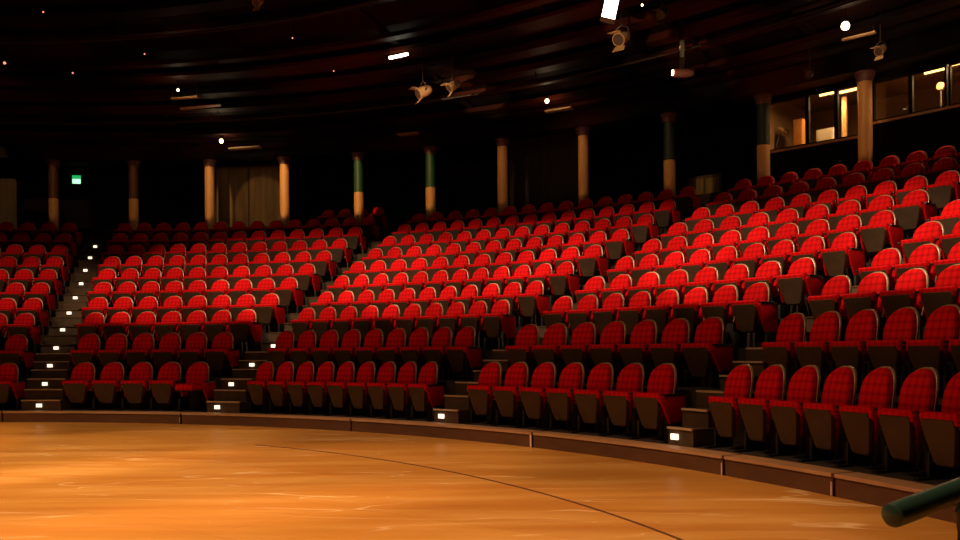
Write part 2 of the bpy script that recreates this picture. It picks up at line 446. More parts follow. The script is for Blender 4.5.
# ------------------------------------------------------------------ stage, kerb, tiers
AL, AR = radians(-14), radians(84)          # span of the ring that is built
bm = bmesh.new()
n = 160; c = bm.verts.new((CX, CY, 0)); ring = [bm.verts.new(pol(2 * pi * i / n, RK, 0)) for i in range(n)]
for i in range(n): bm.faces.new([c, ring[i], ring[(i + 1) % n]])
low = bmesh.ops.extrude_face_region(bm, geom=list(bm.faces))
for v in low['geom']:
    if isinstance(v, bmesh.types.BMVert): v.co.z -= .2
tag(mesh_obj('floor', bm, M['stage']), 'orange varnished round wooden stage floor', None, kind='structure')
bm = bmesh.new(); add_sector(bm, ray_ring(255, RG)[0], radians(100), RG - .012, RG + .012, -.01, .004, n=120)
add_sector(bm, radians(52), radians(53.2), RG, RG + .01, 0, .003)
tag(mesh_obj('trim_1', bm, M['seam']), 'thin dark circular seam line in the stage boards', None, kind='structure')
# kerb pieces between the joints
joints = [ray_ring(px, RK)[0] for px in (180.5, 532, 723, 833)]
mid = (joints[0] + joints[1]) / 2
cuts = [AL, joints[0] - (mid - joints[0]), joints[0], mid, joints[1], joints[2], joints[3], joints[3] + (joints[3] - joints[2]) * 1.1, AR]
klab = ['at the far left edge', 'below the far left stair', 'below the left centre block', 'below the middle block', 'below the second stair and right centre seats', 'below the stair left of the far right block', 'below the first far right seats', 'behind the green handrail end', 'beyond the green handrail']
for i, (a0, a1) in enumerate(zip(cuts, cuts[1:])):
    g = .0012
    o = empty('kerb_segment', pol((a0 + a1) / 2, RK + .1, 0)); o0 = o.location.copy()
    def sub(name, fn, m, par=o, o0=o0):
        b_ = bmesh.new(); fn(b_); return mesh_obj(name, b_, m, par, o0)
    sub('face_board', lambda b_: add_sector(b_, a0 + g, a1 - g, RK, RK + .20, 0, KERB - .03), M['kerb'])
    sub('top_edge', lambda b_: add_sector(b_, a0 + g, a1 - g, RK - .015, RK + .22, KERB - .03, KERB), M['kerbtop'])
    if i in (1, 3, 4, 5, 6):
        w = .012 if i in (3,) else .006
        sub('joint_plate', lambda b_: add_sector(b_, a1 - g - w / RK * 2, a1 - g, RK - .012, RK, .005 if i != 1 else .03, KERB - .032 if i == 3 else KERB * .62, n=1), M['plate'])
    tag(o, 'brown kerb piece with tan top edge, ' + klab[i], 'kerb', 'kerb pieces around the stage')
for k in range(1, 13):
    bm = bmesh.new()
    r0 = RF(k) + (.2 if k == 1 else 0); r1 = RF(k + 1) if k < 12 else 28.5
    z1 = FZ(k) if k < 13 else FZ(12)
    if k == 1: r0 = RK + .222
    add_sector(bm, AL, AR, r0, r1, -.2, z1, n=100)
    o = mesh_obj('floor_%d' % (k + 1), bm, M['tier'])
    tag(o, 'dark carpeted seating tier of the %s' % ROWW[k], None, kind='structure')

# ------------------------------------------------------------------ aisle stairs
def edges(k, j):
    """angles of the free strip of aisle j (0..3) at row k"""
    def st(b): return {'B': BL['B'], 'C': BL['C'], 'D': BL['D']}[b][k]
    hp = (.30) / RR(k)
    if j == 0: l, r = radians(A_END[k]), radians(st('B')[0])
    if j == 1: l, r = radians(st('B')[1]), radians(st('C')[0])
    if j == 2: l, r = radians(st('C')[1]), radians(st('D')[0])
    if j == 3: l, r = radians(st('D')[1]), radians(E_ST.get(k, (57.5, 0))[0])
    o_ = .07 / RR(k)
    return l + hp + o_ + .005, r - hp + o_ - .005
stair_lab = ['carpeted aisle stair between far left block and left centre block', 'carpeted aisle stair between left centre block and middle block', 'carpeted aisle stair between middle block and right centre block', 'carpeted aisle stair between right centre block and far right block']
for j in range(4):
    l, r = edges(1, j)
    root = empty('aisle_stair', pol((l + r) / 2, RK + .3, KERB)); o0 = root.location.copy()
    for k in range(1, 11 if j == 0 else 10):
        zb, zt = FZ(k), FZ(k + 1)
        rf = RF(k + 1)
        ns = 2 if k <= 2 else 1                # steps standing on tier k before the next riser
        l0, r0_ = edges(k, j); l1, r1_ = edges(min(k + 1, 10), j)
        for s_ in range(ns + 1):
            top = s_ == ns                    # the edge of the next tier itself
            h0 = zb + (zt - zb) * s_ / (ns + 1); h1 = zb + (zt - zb) * (s_ + 1) / (ns + 1)
            depth = .27 if k <= 2 else .33
            if k == 1: rs = [RK + .235, RK + .50][s_] if not top else rf
            else: rs = rf - depth * (ns - s_)
            q_ = max(-.5, min(1, (rs + .15 - RR(k)) / P_)); L0 = l0 + (l1 - l0) * q_; R0 = r0_ + (r1_ - r0_) * q_
            if k == 1: sh_ = (.001, 0, -.001, -.002)[j]; L0 += sh_; R0 += sh_
            if not top:
                bm = bmesh.new(); add_sector(bm, L0, R0, rs, rf, zb, h1, n=3)
            else:
                bm = bmesh.new(); add_sector(bm, L0, R0, rs - .012, rs + .25, zb + .02, h1 + .004, n=3)
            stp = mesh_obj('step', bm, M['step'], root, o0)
            bm = bmesh.new(); add_sector(bm, L0, R0, rs - .02, rs + .022, h1 - .012, h1 + .009, n=3)
            mesh_obj('nosing', bm, M['nose'] if (k <= 2) else M['step'], stp, o0)
            idx = {1: (0, 2) if j < 2 else (0,), 2: (1,) if j < 2 else ()}.get(k, (0,))
            if s_ in idx:
                am = L0 + (R0 - L0) * ((.46, .33, .33, .30)[j] if k == 1 else .46); hw = .048 / rs; hm = (h0 + h1) / 2
                if k > 2: hm = h1 - .075
                bm = bmesh.new(); add_sector(bm, am - hw, am + hw, rs - .030, rs - .006, hm - .030, hm + .030, n=1)
                mesh_obj('step_marker', bm, M['mark'], stp, o0)
    tag(root, stair_lab[j], 'stair', 'aisle stairs')

# ------------------------------------------------------------------ columns
col_px = [55, 135, 211, 286, 360, 432, 504, 585, 671, 765, 867]
style = ['brown', 'brown', 'tan', 'tan', 'green', 'green', 'tan', 'tan', 'dark', 'dark', 'tan']
ang = [ray_ring(px, RC)[0] for px in col_px]
col_a = ang + [2 * ang[-1] - ang[-2]]; style.append('tan')
col_a = [ang[0] - (ang[1] - ang[0])] + col_a; style = ['brown'] + style
ZCH = HC + (HC * 3.657) * 1.022 ; ZTOP = 6.80; RCOL = .14
zb_c = FZ(10)
clab = {'brown': 'round column with tan foot and brown painted top', 'tan': 'round tan painted column', 'green': 'round column with tan foot and green painted top', 'dark': 'round column with tan foot and blackish green top'}
cwhere = ['beyond the picture edge', 'left of the exit sign', 'right of the exit sign', 'left of the brown panel', 'right of the brown panel', 'at the aisle left of the middle block', 'at the left end of the middle block', 'left of the dark brown panel', 'right of the dark brown panel', 'at the right end of the middle block', 'at the left end of the control booth', 'in the middle of the control booth', 'at the far end of the control booth']
for i, a in enumerate(col_a):
    base = pol(a, RC, zb_c); st = style[i]
    root = empty('column', base)
    bm = bmesh.new(); add_cyl(bm, base, pol(a, RC, ZCH), RCOL, n=20); mesh_obj('lower_shaft', bm, M['tan'], root, base, True)
    bm = bmesh.new(); add_cyl(bm, pol(a, RC, ZCH), pol(a, RC, ZTOP - .18), RCOL * .985, n=20)
    mesh_obj('upper_shaft', bm, M[{'brown': 'brownpaint', 'tan': 'tan', 'green': 'green', 'dark': 'darkgreen'}[st]], root, base, True)
    bm = bmesh.new(); add_cyl(bm, pol(a, RC, ZTOP - .20), pol(a, RC, ZTOP - .06), RCOL * 1.12, RCOL * 1.3, n=20); add_cyl(bm, pol(a, RC, ZTOP - .06), pol(a, RC, ZTOP), RCOL * 1.45, n=20)
    mesh_obj('capital', bm, M['capital'], root, base, True)
    tag(root, clab[st] + ' ' + cwhere[i], 'column', 'columns behind the top rows')

# ------------------------------------------------------------------ rear wall, panels
RW = 28.3
bm = bmesh.new(); add_sector(bm, AL, AR, RW, RW + .2, 0, 9.0, n=60)
tag(mesh_obj('wall_rear', bm, M['wall']), 'dark curved rear wall behind the columns', None, kind='structure')
def panel(a0, a1, z0, z1, m, lab, name='wall_panel', r=None):
    r = r or RC + 1.15
    o0 = pol((a0 + a1) / 2, r, z0); bm = bmesh.new()
    add_sector(bm, a0, a1, r, r + .06, z0, z1, n=8)
    root = empty(name, o0)
    mesh_obj('board', bm, m, root, o0)
    bm = bmesh.new()
    add_sector(bm, a0, a1, r - .02, r + .08, z1, z1 + .06, n=8)
    for aa in (a0, (a0 + a1) / 2, a1):
        add_sector(bm, aa - .0012, aa + .0012, r - .015, r, z0, z1, n=1)
    mesh_obj('frame', bm, M['curtain2'], root, o0)
    tag(root, lab, 'panel', 'wall panels behind the columns')
PR = RC + 1.15
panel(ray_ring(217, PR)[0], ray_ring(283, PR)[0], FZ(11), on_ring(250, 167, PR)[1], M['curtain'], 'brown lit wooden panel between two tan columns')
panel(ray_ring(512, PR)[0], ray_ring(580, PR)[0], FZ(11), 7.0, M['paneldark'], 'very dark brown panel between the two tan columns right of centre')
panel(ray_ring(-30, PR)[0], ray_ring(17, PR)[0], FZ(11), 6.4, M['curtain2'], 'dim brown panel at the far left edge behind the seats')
a_, z_ = on_ring(690, 180, RC + 1.15); a2_, z2_ = on_ring(722, 176, RC + 1.15)
panel(a_, a2_, FZ(10), z_, M['curtain'], 'low brown panel right of the column at the middle block')

# exit sign
a_, z_ = on_ring(78, 180, 27.0)
o0 = pol(a_, 27.0, z_)
root = empty('exit_sign', pol(a_, 27.0, z_ - .15))
o0 = root.location.copy()
hw = .17 / 27
bm = bmesh.new(); add_sector(bm, a_ - hw, a_ + hw, 27.0, 27.08, z_ - .17, z_ + .19, n=1); mesh_obj('sign_box', bm, M['frame'], root, o0)
bm = bmesh.new(); add_sector(bm, a_ - hw * .8, a_ + hw * .8, 26.985, 27.0, z_ + .04, z_ + .15, n=1); mesh_obj('green_face', bm, M['signgreen'], root, o0)
bm = bmesh.new(); add_sector(bm, a_ - hw * .75, a_ + hw * .75, 26.98, 27.0, z_ - .12, z_ + .03, n=1); mesh_obj('white_face', bm, M['signwhite'], root, o0)
bm = bmesh.new(); add_cyl(bm, pol(a_, 27.04, z_ + .19), pol(a_, 27.04, 9.0), .012, n=8); mesh_obj('hanger', bm, M['pipe'], root, o0)
tag(root, 'small glowing green and white exit sign above the far left stair', 'sign')
# landing edge at top of the far left stair
a0, z0 = on_ring(82, 240, RF(11)); a1, _ = on_ring(107, 240, RF(11))
bm = bmesh.new(); add_sector(bm, a0, a1, RF(11) - .03, RF(11) + .04, FZ(11) - .02, FZ(11) + .02)
tag(mesh_obj('trim_2', bm, M['step']), 'pale edge of the landing above the far left stair', None, kind='structure')

# ------------------------------------------------------------------ ceiling
SL = .125
def cz(r): return 6.86 + (RC + .35 - r) * SL
bm = bmesh.new()
add_sector(bm, radians(-40), radians(110), 2.0, RC + .6, cz(2.0) + .28, cz(2.0) + .40, n=70, z0o=cz(RC + .6) + .28, z1o=cz(RC + .6) + .40)
tag(mesh_obj('ceiling', bm, M['ceil']), 'dark sloping ceiling over stage and seats', None, kind='structure')
bm = bmesh.new(); add_sector(bm, radians(-40), radians(110), RC + .6, RW + .2, 7.36, 7.48, n=70)
tag(mesh_obj('ceiling_2', bm, M['ceil']), 'dark flat ceiling behind the columns', None, kind='structure')
bm = bmesh.new(); add_sector(bm, AL, AR, RC - .25, RC + .25, 6.80, 7.36, n=80)
tag(mesh_obj('trim_3', bm, M['beam']), 'dark ring beam carried by the columns', None, kind='structure')
ti = 4
rr = RC - .9
while rr > 5:
    w = random.uniform(.15, .60); h = random.uniform(.08, .16); dz = random.uniform(.02, .10)
    bm = bmesh.new(); add_sector(bm, radians(-38), radians(108), rr - w / 2, rr + w / 2, cz(rr) + dz, cz(rr) + dz + h, n=84)
    tag(mesh_obj('trim_%d' % ti, bm, M['beam']), 'dark curved ceiling slat', None, kind='structure'); ti += 1
    rr -= random.uniform(.55, 1.5)
for adeg in range(-30, 100, 11):
    a = radians(adeg); bm = bmesh.new()
    add_sector(bm, a - .004, a + .004, 4, RC, cz(4) + .2, cz(4) + .32, n=1, z0o=cz(RC) + .2, z1o=cz(RC) + .32)
    tag(mesh_obj('trim_%d' % ti, bm, M['ceil']), 'dark radial ceiling rib', None, kind='structure'); ti += 1

def on_ceiling(px, py, drop=0.0):
    """point below the ceiling by DROP seen at a picture position"""
    lo, hi = 10.0, RC + .3
    best = None
    for i in range(400):
        r = RC + .3 - i * .04
        tx = (px - 480) / F
        A = tx * tx + 1; B = -2 * (tx * CX + CY); Cc = CX * CX + CY * CY - r * r
        disc = B * B - 4 * A * Cc
        if disc < 0: break
        D = (-B + math.sqrt(disc)) / (2 * A)
        if D < 3: break
        e = abs(zat(px, py, D) - (cz(r) - drop))
        if best is None or e < best[0]: best = (e, Vector((tx * D, D, zat(px, py, D))), r)
    return best[1], best[2]

def pipe_to_ceiling(bm, p, r=.014):
    rad = math.hypot(p.x - CX, p.y - CY)
    add_cyl(bm, p, Vector((p.x, p.y, cz(rad) + .3)), r, n=8)
def stage_lamp(px, py, aim, s=.16, m='housing', lab='', glow=None, drop=.45, group='theatre lamps hung below the ceiling', power=0):
    p, rad = on_ceiling(px, py, drop)
    root = empty('stage_lamp', p); d = (Vector(aim) - p).normalized()
    bm = bmesh.new(); pts = [p - d * s * 1.5, p - d * s * 1.1, p - d * s * .2, p + d * s * .9]
    add_tube(bm, pts, [s * .35, s * .72, s * .80, s * .85], n=16); mesh_obj('housing', bm, M[m], root, p, True)
    bm = bmesh.new(); add_cyl(bm, p + d * s * .9, p + d * s * .93, s * .74, n=16); mesh_obj('lens', bm, M[glow] if glow else M['darkhousing'], root, p)
    side_ = d.cross(Vector((0, 0, 1))).normalized()
    bm = bmesh.new()
    add_tube(bm, [p + side_ * s * .95, p + side_ * s * .95 + Vector((0, 0, s * 1.1)), p + Vector((0, 0, s * 1.6)), p - side_ * s * .95 + Vector((0, 0, s * 1.1)), p - side_ * s * .95], s * .09, n=8)
    mesh_obj('yoke', bm, M['darkhousing'], root, p)
    up = d.cross(side_).normalized()
    for sg in (-1, 1):
        bm = bmesh.new()
        q = p + d * s * .9 + up * sg * s * .8
        vs = [q - side_ * s * .7, q + side_ * s * .7, q + side_ * s * .85 + d * s * .8 + up * sg * s * .35, q - side_ * s * .85 + d * s * .8 + up * sg * s * .35]
        a = [bm.verts.new(v) for v in vs]; b = [bm.verts.new(v + up * sg * .008) for v in vs]
        bm.faces.new(a); bm.faces.new(b[::-1])
        for k in range(4): bm.faces.new([a[k], a[(k + 1) % 4], b[(k + 1) % 4], b[k]])
        mesh_obj('barn_door', bm, M[m], root, p)
    bm = bmesh.new(); pipe_to_ceiling(bm, p + Vector((0, 0, s * 1.6))); mesh_obj('hanging_pipe', bm, M['pipe'], root, p)
    tag(root, lab, 'lamp', group)
    return p, d
def bulb_lamp(px, py, r, lab, drop=.12, power=6, m='bulb'):
    p, rad = on_ceiling(px, py, drop)
    root = empty('ceiling_bulb', p)
    bm = bmesh.new(); bmesh.ops.create_uvsphere(bm, u_segments=12, v_segments=8, radius=r, matrix=Matrix.Translation(p)); mesh_obj('bulb', bm, M[m], root, p, True)
    bm = bmesh.new(); add_cyl(bm, p + Vector((0, 0, r * .9)), p + Vector((0, 0, r * .9 + .06)), r * .8, n=12); mesh_obj('socket', bm, M['darkhousing'], root, p)
    bm = bmesh.new(); pipe_to_ceiling(bm, p + Vector((0, 0, r * .9 + .05)), .01); mesh_obj('hanger', bm, M['pipe'], root, p)
    tag(root, lab, 'bulb', 'small bulbs below the ceiling')
    if power:
        l = bpy.data.lights.new('bulb_light', 'POINT'); l.energy = power; l.color = (1, .72, .42); l.shadow_soft_size = r * 1.2
        lo = bpy.data.objects.new('bulb_light', l); link(lo); lo.location = p + Vector((0, 0, -r * 2.5))
    return p
ST = (CX + 4, CY + 6, 0)
bulb_lamp(223, 141, .055, 'glowing bulb above the brown panel near its bright tray', power=10)
bulb_lamp(549, 101, .05, 'lone glowing bulb above the middle block')
bulb_lamp(848, 26, .075, 'brightest glowing bulb above the control booth', drop=.2, power=10)
bulb_lamp(180, 90, .03, 'faint small bulb above the upper left slats', power=3)
bulb_lamp(213, 121, .02, 'tiny faint bulb between the slats and the bright tray', power=1, m='bulbdim')
bulb_lamp(7, 63, .03, 'tiny reddish bulb at the upper left edge', power=0, m='bulbdim')
bulb_lamp(75, 73, .018, 'tiny pinkish bulb in the dark at upper left', power=0, m='bulbdim')
bulb_lamp(645, 5, .02, 'tiny bulb beside the big floodlight', power=0)
for px_, py_, w_ in ((147, 54, 'below the upper slats at far left'), (295, 38, 'between the upper slats above the brown panel'), (336, 71, 'above the green topped columns'), (46, 12, 'near the upper left corner')):
    bulb_lamp(px_, py_, .016, 'tiny dim bulb ' + w_, power=0, m='bulbdim')
stage_lamp(425, 92, (-30, 5, -9), .15, 'housing', 'left one of the two tan lamps pointing down over the middle block')
stage_lamp(455, 86, (-30, 7, -14), .12, 'housing', 'right one of the two tan lamps over the middle block')
stage_lamp(624, 38, (-12, -2, -6), .15, 'housing', 'tan lamp hanging directly below the big floodlight')
stage_lamp(665, 14, (-5, 5, 0), .10, 'darkhousing', 'dark brown lamp right of the big floodlight')
stage_lamp(883, 50, (-14, 0, -10), .10, 'housing', 'small lamp right of the brightest bulb above the booth')
stage_lamp(812, 74, (-5, 4, 1), .08, 'darkhousing', 'dim lamp just above the booth windows')
stage_lamp(261, 2, (-8, 5, 0), .09, 'housing', 'lamp cut by the top edge of the picture')
# big floodlight
p, rad = on_ceiling(613, 8, .5)
root = empty('floodlight', p)
bm = bmesh.new(); mt = Matrix.Translation(p) @ Matrix.Rotation(radians(14), 4, 'Y') @ Matrix.Rotation(radians(-20), 4, 'X')
add_box(bm, -.13, .13, 0, .12, -.23, .23, .01, mt); mesh_obj('housing', bm, M['darkhousing'], root, p)
bm = bmesh.new(); add_box(bm, -.115, .115, -.012, 0, -.215, .215, 0, mt); mesh_obj('lens', bm, M['flood'], root, p)
bm = bmesh.new(); add_tube(bm, [mt @ Vector(q) for q in ((-.15, .06, 0), (-.15, .06, .26), (0, .06, .32), (.15, .06, .26), (.15, .06, 0))], .012, n=8); mesh_obj('yoke', bm, M['pipe'], root, p)
bm = bmesh.new(); pipe_to_ceiling(bm, p + Vector((0, 0, .28))); mesh_obj('hanging_pipe', bm, M['pipe'], root, p)
tag(root, 'big bright white floodlight at the top edge of the picture', 'lamp')
# moving-head lamp on a hanging cable bundle
p, rad = on_ceiling(684, 73, .9)
root = empty('hanging_lamp', p)
bm = bmesh.new(); add_tube(bm, [p + Vector((-.17, -.02, 0)), p + Vector((-.12, 0, 0)), p + Vector((.1, .02, 0)), p + Vector((.22, .03, .01))], [.06, .085, .085, .05], n=14); mesh_obj('housing', bm, M['capital'], root, p, True)
bm = bmesh.new(); add_cyl(bm, p + Vector((-.19, -.02, 0)), p + Vector((-.17, -.02, 0)), .055, n=14); mesh_obj('lens', bm, M['bulb'], root, p)
bm = bmesh.new()
for dx, dy in ((-.03, 0), (.0, .02), (.03, -.01)):
    q0 = p + Vector((dx, dy, .08)); top = cz(rad) + .3
    add_tube(bm, [q0, q0 + Vector((.015, 0, .25)), q0 + Vector((-.02, 0, .6)), Vector((q0.x, q0.y, top))], .014, n=6)
mesh_obj('cable', bm, M['pipe'], root, p)
bm = bmesh.new(); add_box(bm, -.03, .05, -.03, .03, .30, .62, .01, Matrix.Translation(p)); mesh_obj('connector_box', bm, M['equip'], root, p)
tag(root, 'reddish horizontal lamp hanging on cables left of the booth', 'lamp')
# lit trays, then two strips standing in for streaks of light
def tray(px0, px1, py, lab, drop=.1, em=None, w=.10):
    p0, r0 = on_ceiling(px0, py[0], drop); p1, r1 = on_ceiling(px1, py[1], drop)
    c_ = (p0 + p1) / 2; root = empty('ceiling_tray', c_)
    bm = bmesh.new(); d = (p1 - p0).normalized(); s_ = d.cross(Vector((0, 0, 1))).normalized()
    def slab(z0, z1, hw, a, b):
        vs = []
        for q in (a, b):
            for sg in (-1, 1):
                for z in (z0, z1): vs.append(bm.verts.new(q + s_ * sg * hw + Vector((0, 0, z))))
        for f in ((0, 1, 3, 2), (4, 6, 7, 5), (0, 4, 5, 1), (2, 3, 7, 6), (0, 2, 6, 4), (1, 5, 7, 3)): bm.faces.new([vs[i] for i in f])
    slab(-.02, .02, w, p0, p1)
    mesh_obj('tray', bm, em or M['housing'], root, c_)
    for q in (p0 + d * .03, p1 - d * .03):
        bm = bmesh.new(); pipe_to_ceiling(bm, q + Vector((0, 0, .02)), .008); mesh_obj('hanger', bm, M['pipe'], root, c_)
    tag(root, lab, 'lamp tray', 'small trays below the ceiling')
tray(231, 262, (149, 147), 'pale metal tray lit by the bulb beside it')
tray(392, 410, (58, 54), 'short bright white strip light near the top centre', em=M['flood'], w=.03)
tray(400, 420, (135, 133), 'small pale tray above the green topped columns')
tray(548, 574, (112, 108), 'small pale tray just below the lone bulb')
tray(845, 878, (40, 32), 'thin pale tray right below the brightest bulb', w=.04)
tray(174, 200, (99, 97), 'thin pale strip standing in for lamplight on the upper left slats', w=.05)  # lit streak on the slats, built as a tan strip
tray(183, 222, (109, 105), 'lower of the two strips standing in for lamplight, upper left slats', w=.05)  # second lit streak, also a tan strip

# lighting pipes running round under the ceiling
for (r, dz, lab) in ((15.6, .35, 'inner'), (20.2, .22, 'outer')):
    bm = bmesh.new(); pts = [pol(radians(t), r, cz(r) - dz) for t in range(-30, 96, 2)]
    add_tube(bm, pts, .025, n=8); o0 = pts[0].copy(); root = empty('lighting_pipe', o0)
    mesh_obj('ring_pipe', bm, M['pipe'], root, o0)
    for t in range(-28, 96, 12):
        bm = bmesh.new(); pipe_to_ceiling(bm, pol(radians(t), r, cz(r) - dz), .012); mesh_obj('hanger', bm, M['pipe'], root, o0)
    tag(root, 'thin dark curved lighting pipe, the %s ring below the ceiling' % lab, 'pipe')

# ------------------------------------------------------------------ control booth
BR = RC + .30
a10, a11 = col_a[10], col_a[11]
a12 = col_a[12] + .05
_, sl = on_ring(800, 146.5, BR); _, sr = on_ring(915, 114, BR)
_, tl = on_ring(800, 96, BR); _, tr_ = on_ring(915, 72, BR)
root = empty('control_booth', pol(a11, BR, FZ(11))); o0 = root.location.copy()
def bpart(name, fn, m, par=None):
    bm = bmesh.new(); fn(bm); return mesh_obj(name, bm, m, par or root, o0)
ZR = 7.0
bpart('lower_wall', lambda b: (add_sector(b, a10 - .004, a11, BR, BR + .08, FZ(11), sl - .05, n=6), add_sector(b, a11, a12, BR, BR + .08, FZ(11), sr - .05, n=8)), M['black'])
bpart('upper_wall', lambda b: (add_sector(b, a10 - .004, a11, BR, BR + .08, tl, ZR, n=6), add_sector(b, a11, a12, BR, BR + .08, tr_, ZR, n=8)), M['black'])
bpart('window_sill', lambda b: (add_sector(b, a10, a11, BR - .03, BR + .30, sl - .05, sl, n=6), add_sector(b, a11, a12, BR - .03, BR + .30, sr - .05, sr, n=8)), M['sill'])
bpart('back_wall', lambda b: add_sector(b, a10 - .004, a12, BR + 2.6, BR + 2.7, FZ(11), ZR, n=12), M['boothwall'])
bpart('end_wall', lambda b: add_sector(b, a10 - .008, a10 - .004, BR, BR + 2.7, FZ(11), ZR, n=1), M['boothwall'])
bpart('floor_slab', lambda b: add_sector(b, a10 - .004, a12, BR + .1, BR + 2.6, FZ(11), FZ(11) + .4, n=12), M['tier'])
bpart('roof', lambda b: add_sector(b, a10 - .006, a12, BR, BR + 2.7, ZR, ZR + .05, n=12), M['boothwall'])
def aw(px): return ray_ring(px, BR)[0]
wins = [(769, 809, sl, tl), (809.5, 838, sl, tl), (838.5, 861, sl, tl), (875, 912.5, sr, tr_), (913, 949, sr, tr_), (951, 985, sr, tr_)]
for (p0, p1, zs, zt) in wins:
    w0, w1 = aw(p0), aw(p1); fw = .035 / BR
    fr = bpart('window_frame', lambda b: (add_sector(b, w0, w0 + fw, BR - .02, BR + .06, zs, zt, n=1), add_sector(b, w1 - fw, w1, BR - .02, BR + .06, zs, zt, n=1), add_sector(b, w0 + fw, w1 - fw, BR - .02, BR + .06, zt - .05, zt, n=2), add_sector(b, w0 + fw, w1 - fw, BR - .02, BR + .06, zs, zs + .03, n=2)), M['frame'])
    bpart('pane', lambda b: add_sector(b, w0 + fw, w1 - fw, BR + .02, BR + .026, zs + .03, zt - .05, n=2), M['glass'], fr)
tag(root, 'control booth with lit windows above the far right seats', 'booth')
# lamps inside the booth
def tube_lamp(px0, px1, py0, py1, r, lab, power):
    a0, D0 = ray_ring(px0, r); a1, D1 = ray_ring(px1, r)
    p0 = pol(a0, r, zat(px0, py0, D0)); p1 = pol(a1, r, zat(px1, py1, D1)); zz = (p0.z + p1.z) / 2
    p0.z = p1.z = min(zz, 6.9); c_ = (p0 + p1) / 2
    rt = empty('strip_light', c_)
    bm = bmesh.new(); add_cyl(bm, p0, p1, .028, n=10); mesh_obj('tube', bm, M['tube'], rt, c_)
    bm = bmesh.new()
    for q in (p0, p1): add_cyl(bm, q, q + (p1 - p0).normalized() * (.03 if q is p1 else -.03), .035, n=10); add_cyl(bm, q, Vector((q.x, q.y, ZR)), .01, n=6)
    mesh_obj('end_fitting', bm, M['equip'], rt, c_)
    tag(rt, lab, 'lamp', 'strip lights in the booth')
    l = bpy.data.lights.new('strip_light_glow', 'AREA'); l.shape = 'RECTANGLE'; l.size = (p1 - p0).length; l.size_y = .06; l.energy = power; l.color = (1, .62, .28)
    lo = bpy.data.objects.new('strip_light_glow', l); link(lo); lo.location = c_ + Vector((0, 0, -.06)); lo.rotation_euler = (0, 0, math.atan2((p1 - p0).y, (p1 - p0).x))
tube_lamp(822, 838, 95, 92, BR + .30, 'left strip light behind the first booth windows', 22)
tube_lamp(841, 861, 93, 88, BR + .30, 'strip light beside the middle column of the booth', 22)
tube_lamp(927, 949, 73, 68, BR + .30, 'strip light behind the right booth windows', 26)
tube_lamp(951, 972, 65, 61, BR + .30, 'strip light at the right edge of the picture', 20)
# things on the booth desk
def at_b(px, r, z): return pol(ray_ring(px, r)[0], r, z)
def ringbox(name, p0, p1, r0, r1, z0, z1, m, lab, cat, extra=None, group=None):
    a0 = ray_ring(p0, r0)[0]; a1 = ray_ring(p1, r0)[0]; oo = pol((a0 + a1) / 2, r0, z0)
    rt = empty(name, oo)
    bm = bmesh.new(); add_sector(bm, a0, a1, r0, r1, z0, z1, n=1); mesh_obj('body', bm, m, rt, oo)
    if extra:
        for en, ea0, ea1, ez0, ez1, em in extra:
            bm = bmesh.new(); w = a1 - a0; h = z1 - z0
            add_sector(bm, a0 + w * ea0, a0 + w * ea1, r0 - .012, r0, z0 + h * ez0, z0 + h * ez1, n=1); mesh_obj(en, bm, em, rt, oo)
    tag(rt, lab, cat, group); return rt
fz = FZ(11) + .4
ringbox('desk', 772, 861, BR + .32, BR + .9, fz, sl - .06, M['boothwall'], 'long desk behind the left booth windows', 'desk', [('desk_edge', 0, 1, .95, 1, M['sill'])])
ringbox('desk', 876, 985, BR + .32, BR + .9, fz, sr - .06, M['boothwall'], 'long desk behind the right booth windows', 'desk', [('desk_edge', 0, 1, .95, 1, M['sill'])])
dz_ = sl - .055
ringbox('cabinet', 795, 804, BR + .45, BR + .80, dz_, dz_ + .78, M['cabinet'], 'upright orange wooden cabinet behind the left booth window', 'cabinet', [('door', .08, .92, .05, .48, M['cabinet']), ('door', .08, .92, .52, .96, M['cabinet'])])
ringbox('monitor', 818, 835, BR + .40, BR + .50, dz_, dz_ + .44, M['paper'], 'white lit box standing behind the second booth window', 'monitor', [('screen', .06, .94, .1, .92, M['paper'])])
ringbox('paper_tray', 848, 861, BR + .35, BR + .75, dz_, dz_ + .09, M['paper'], 'white paper stack left of the middle booth column', 'paper', [('top_sheet', .0, 1, .6, 1, M['paper'])])
ringbox('door_post', 843.5, 848, BR + .60, BR + .66, dz_, tl - .05, M['sill'], 'pale upright post left of the middle booth column', 'post', [('edge_strip', .3, .6, 0, 1, M['tan'])])
# desk lamp
pt = at_b(779, BR + .5, dz_); rt = empty('desk_lamp', pt)
bm = bmesh.new(); add_cyl(bm, pt, pt + Vector((0, 0, .03)), .08, n=14); mesh_obj('base', bm, M['paper'], rt, pt)
bm = bmesh.new(); add_tube(bm, [pt + Vector((0, 0, .03)), pt + Vector((-.02, 0, .3)), pt + Vector((.08, -.05, .62))], .014, n=8); mesh_obj('arm', bm, M['equip'], rt, pt)
bm = bmesh.new(); add_cyl(bm, pt + Vector((.02, -.03, .66)), pt + Vector((.22, -.12, .52)), .035, .075, n=14); mesh_obj('lamp_shade', bm, M['sill'], rt, pt)
tag(rt, 'jointed desk lamp with pale shade left of the orange cabinet', 'lamp')
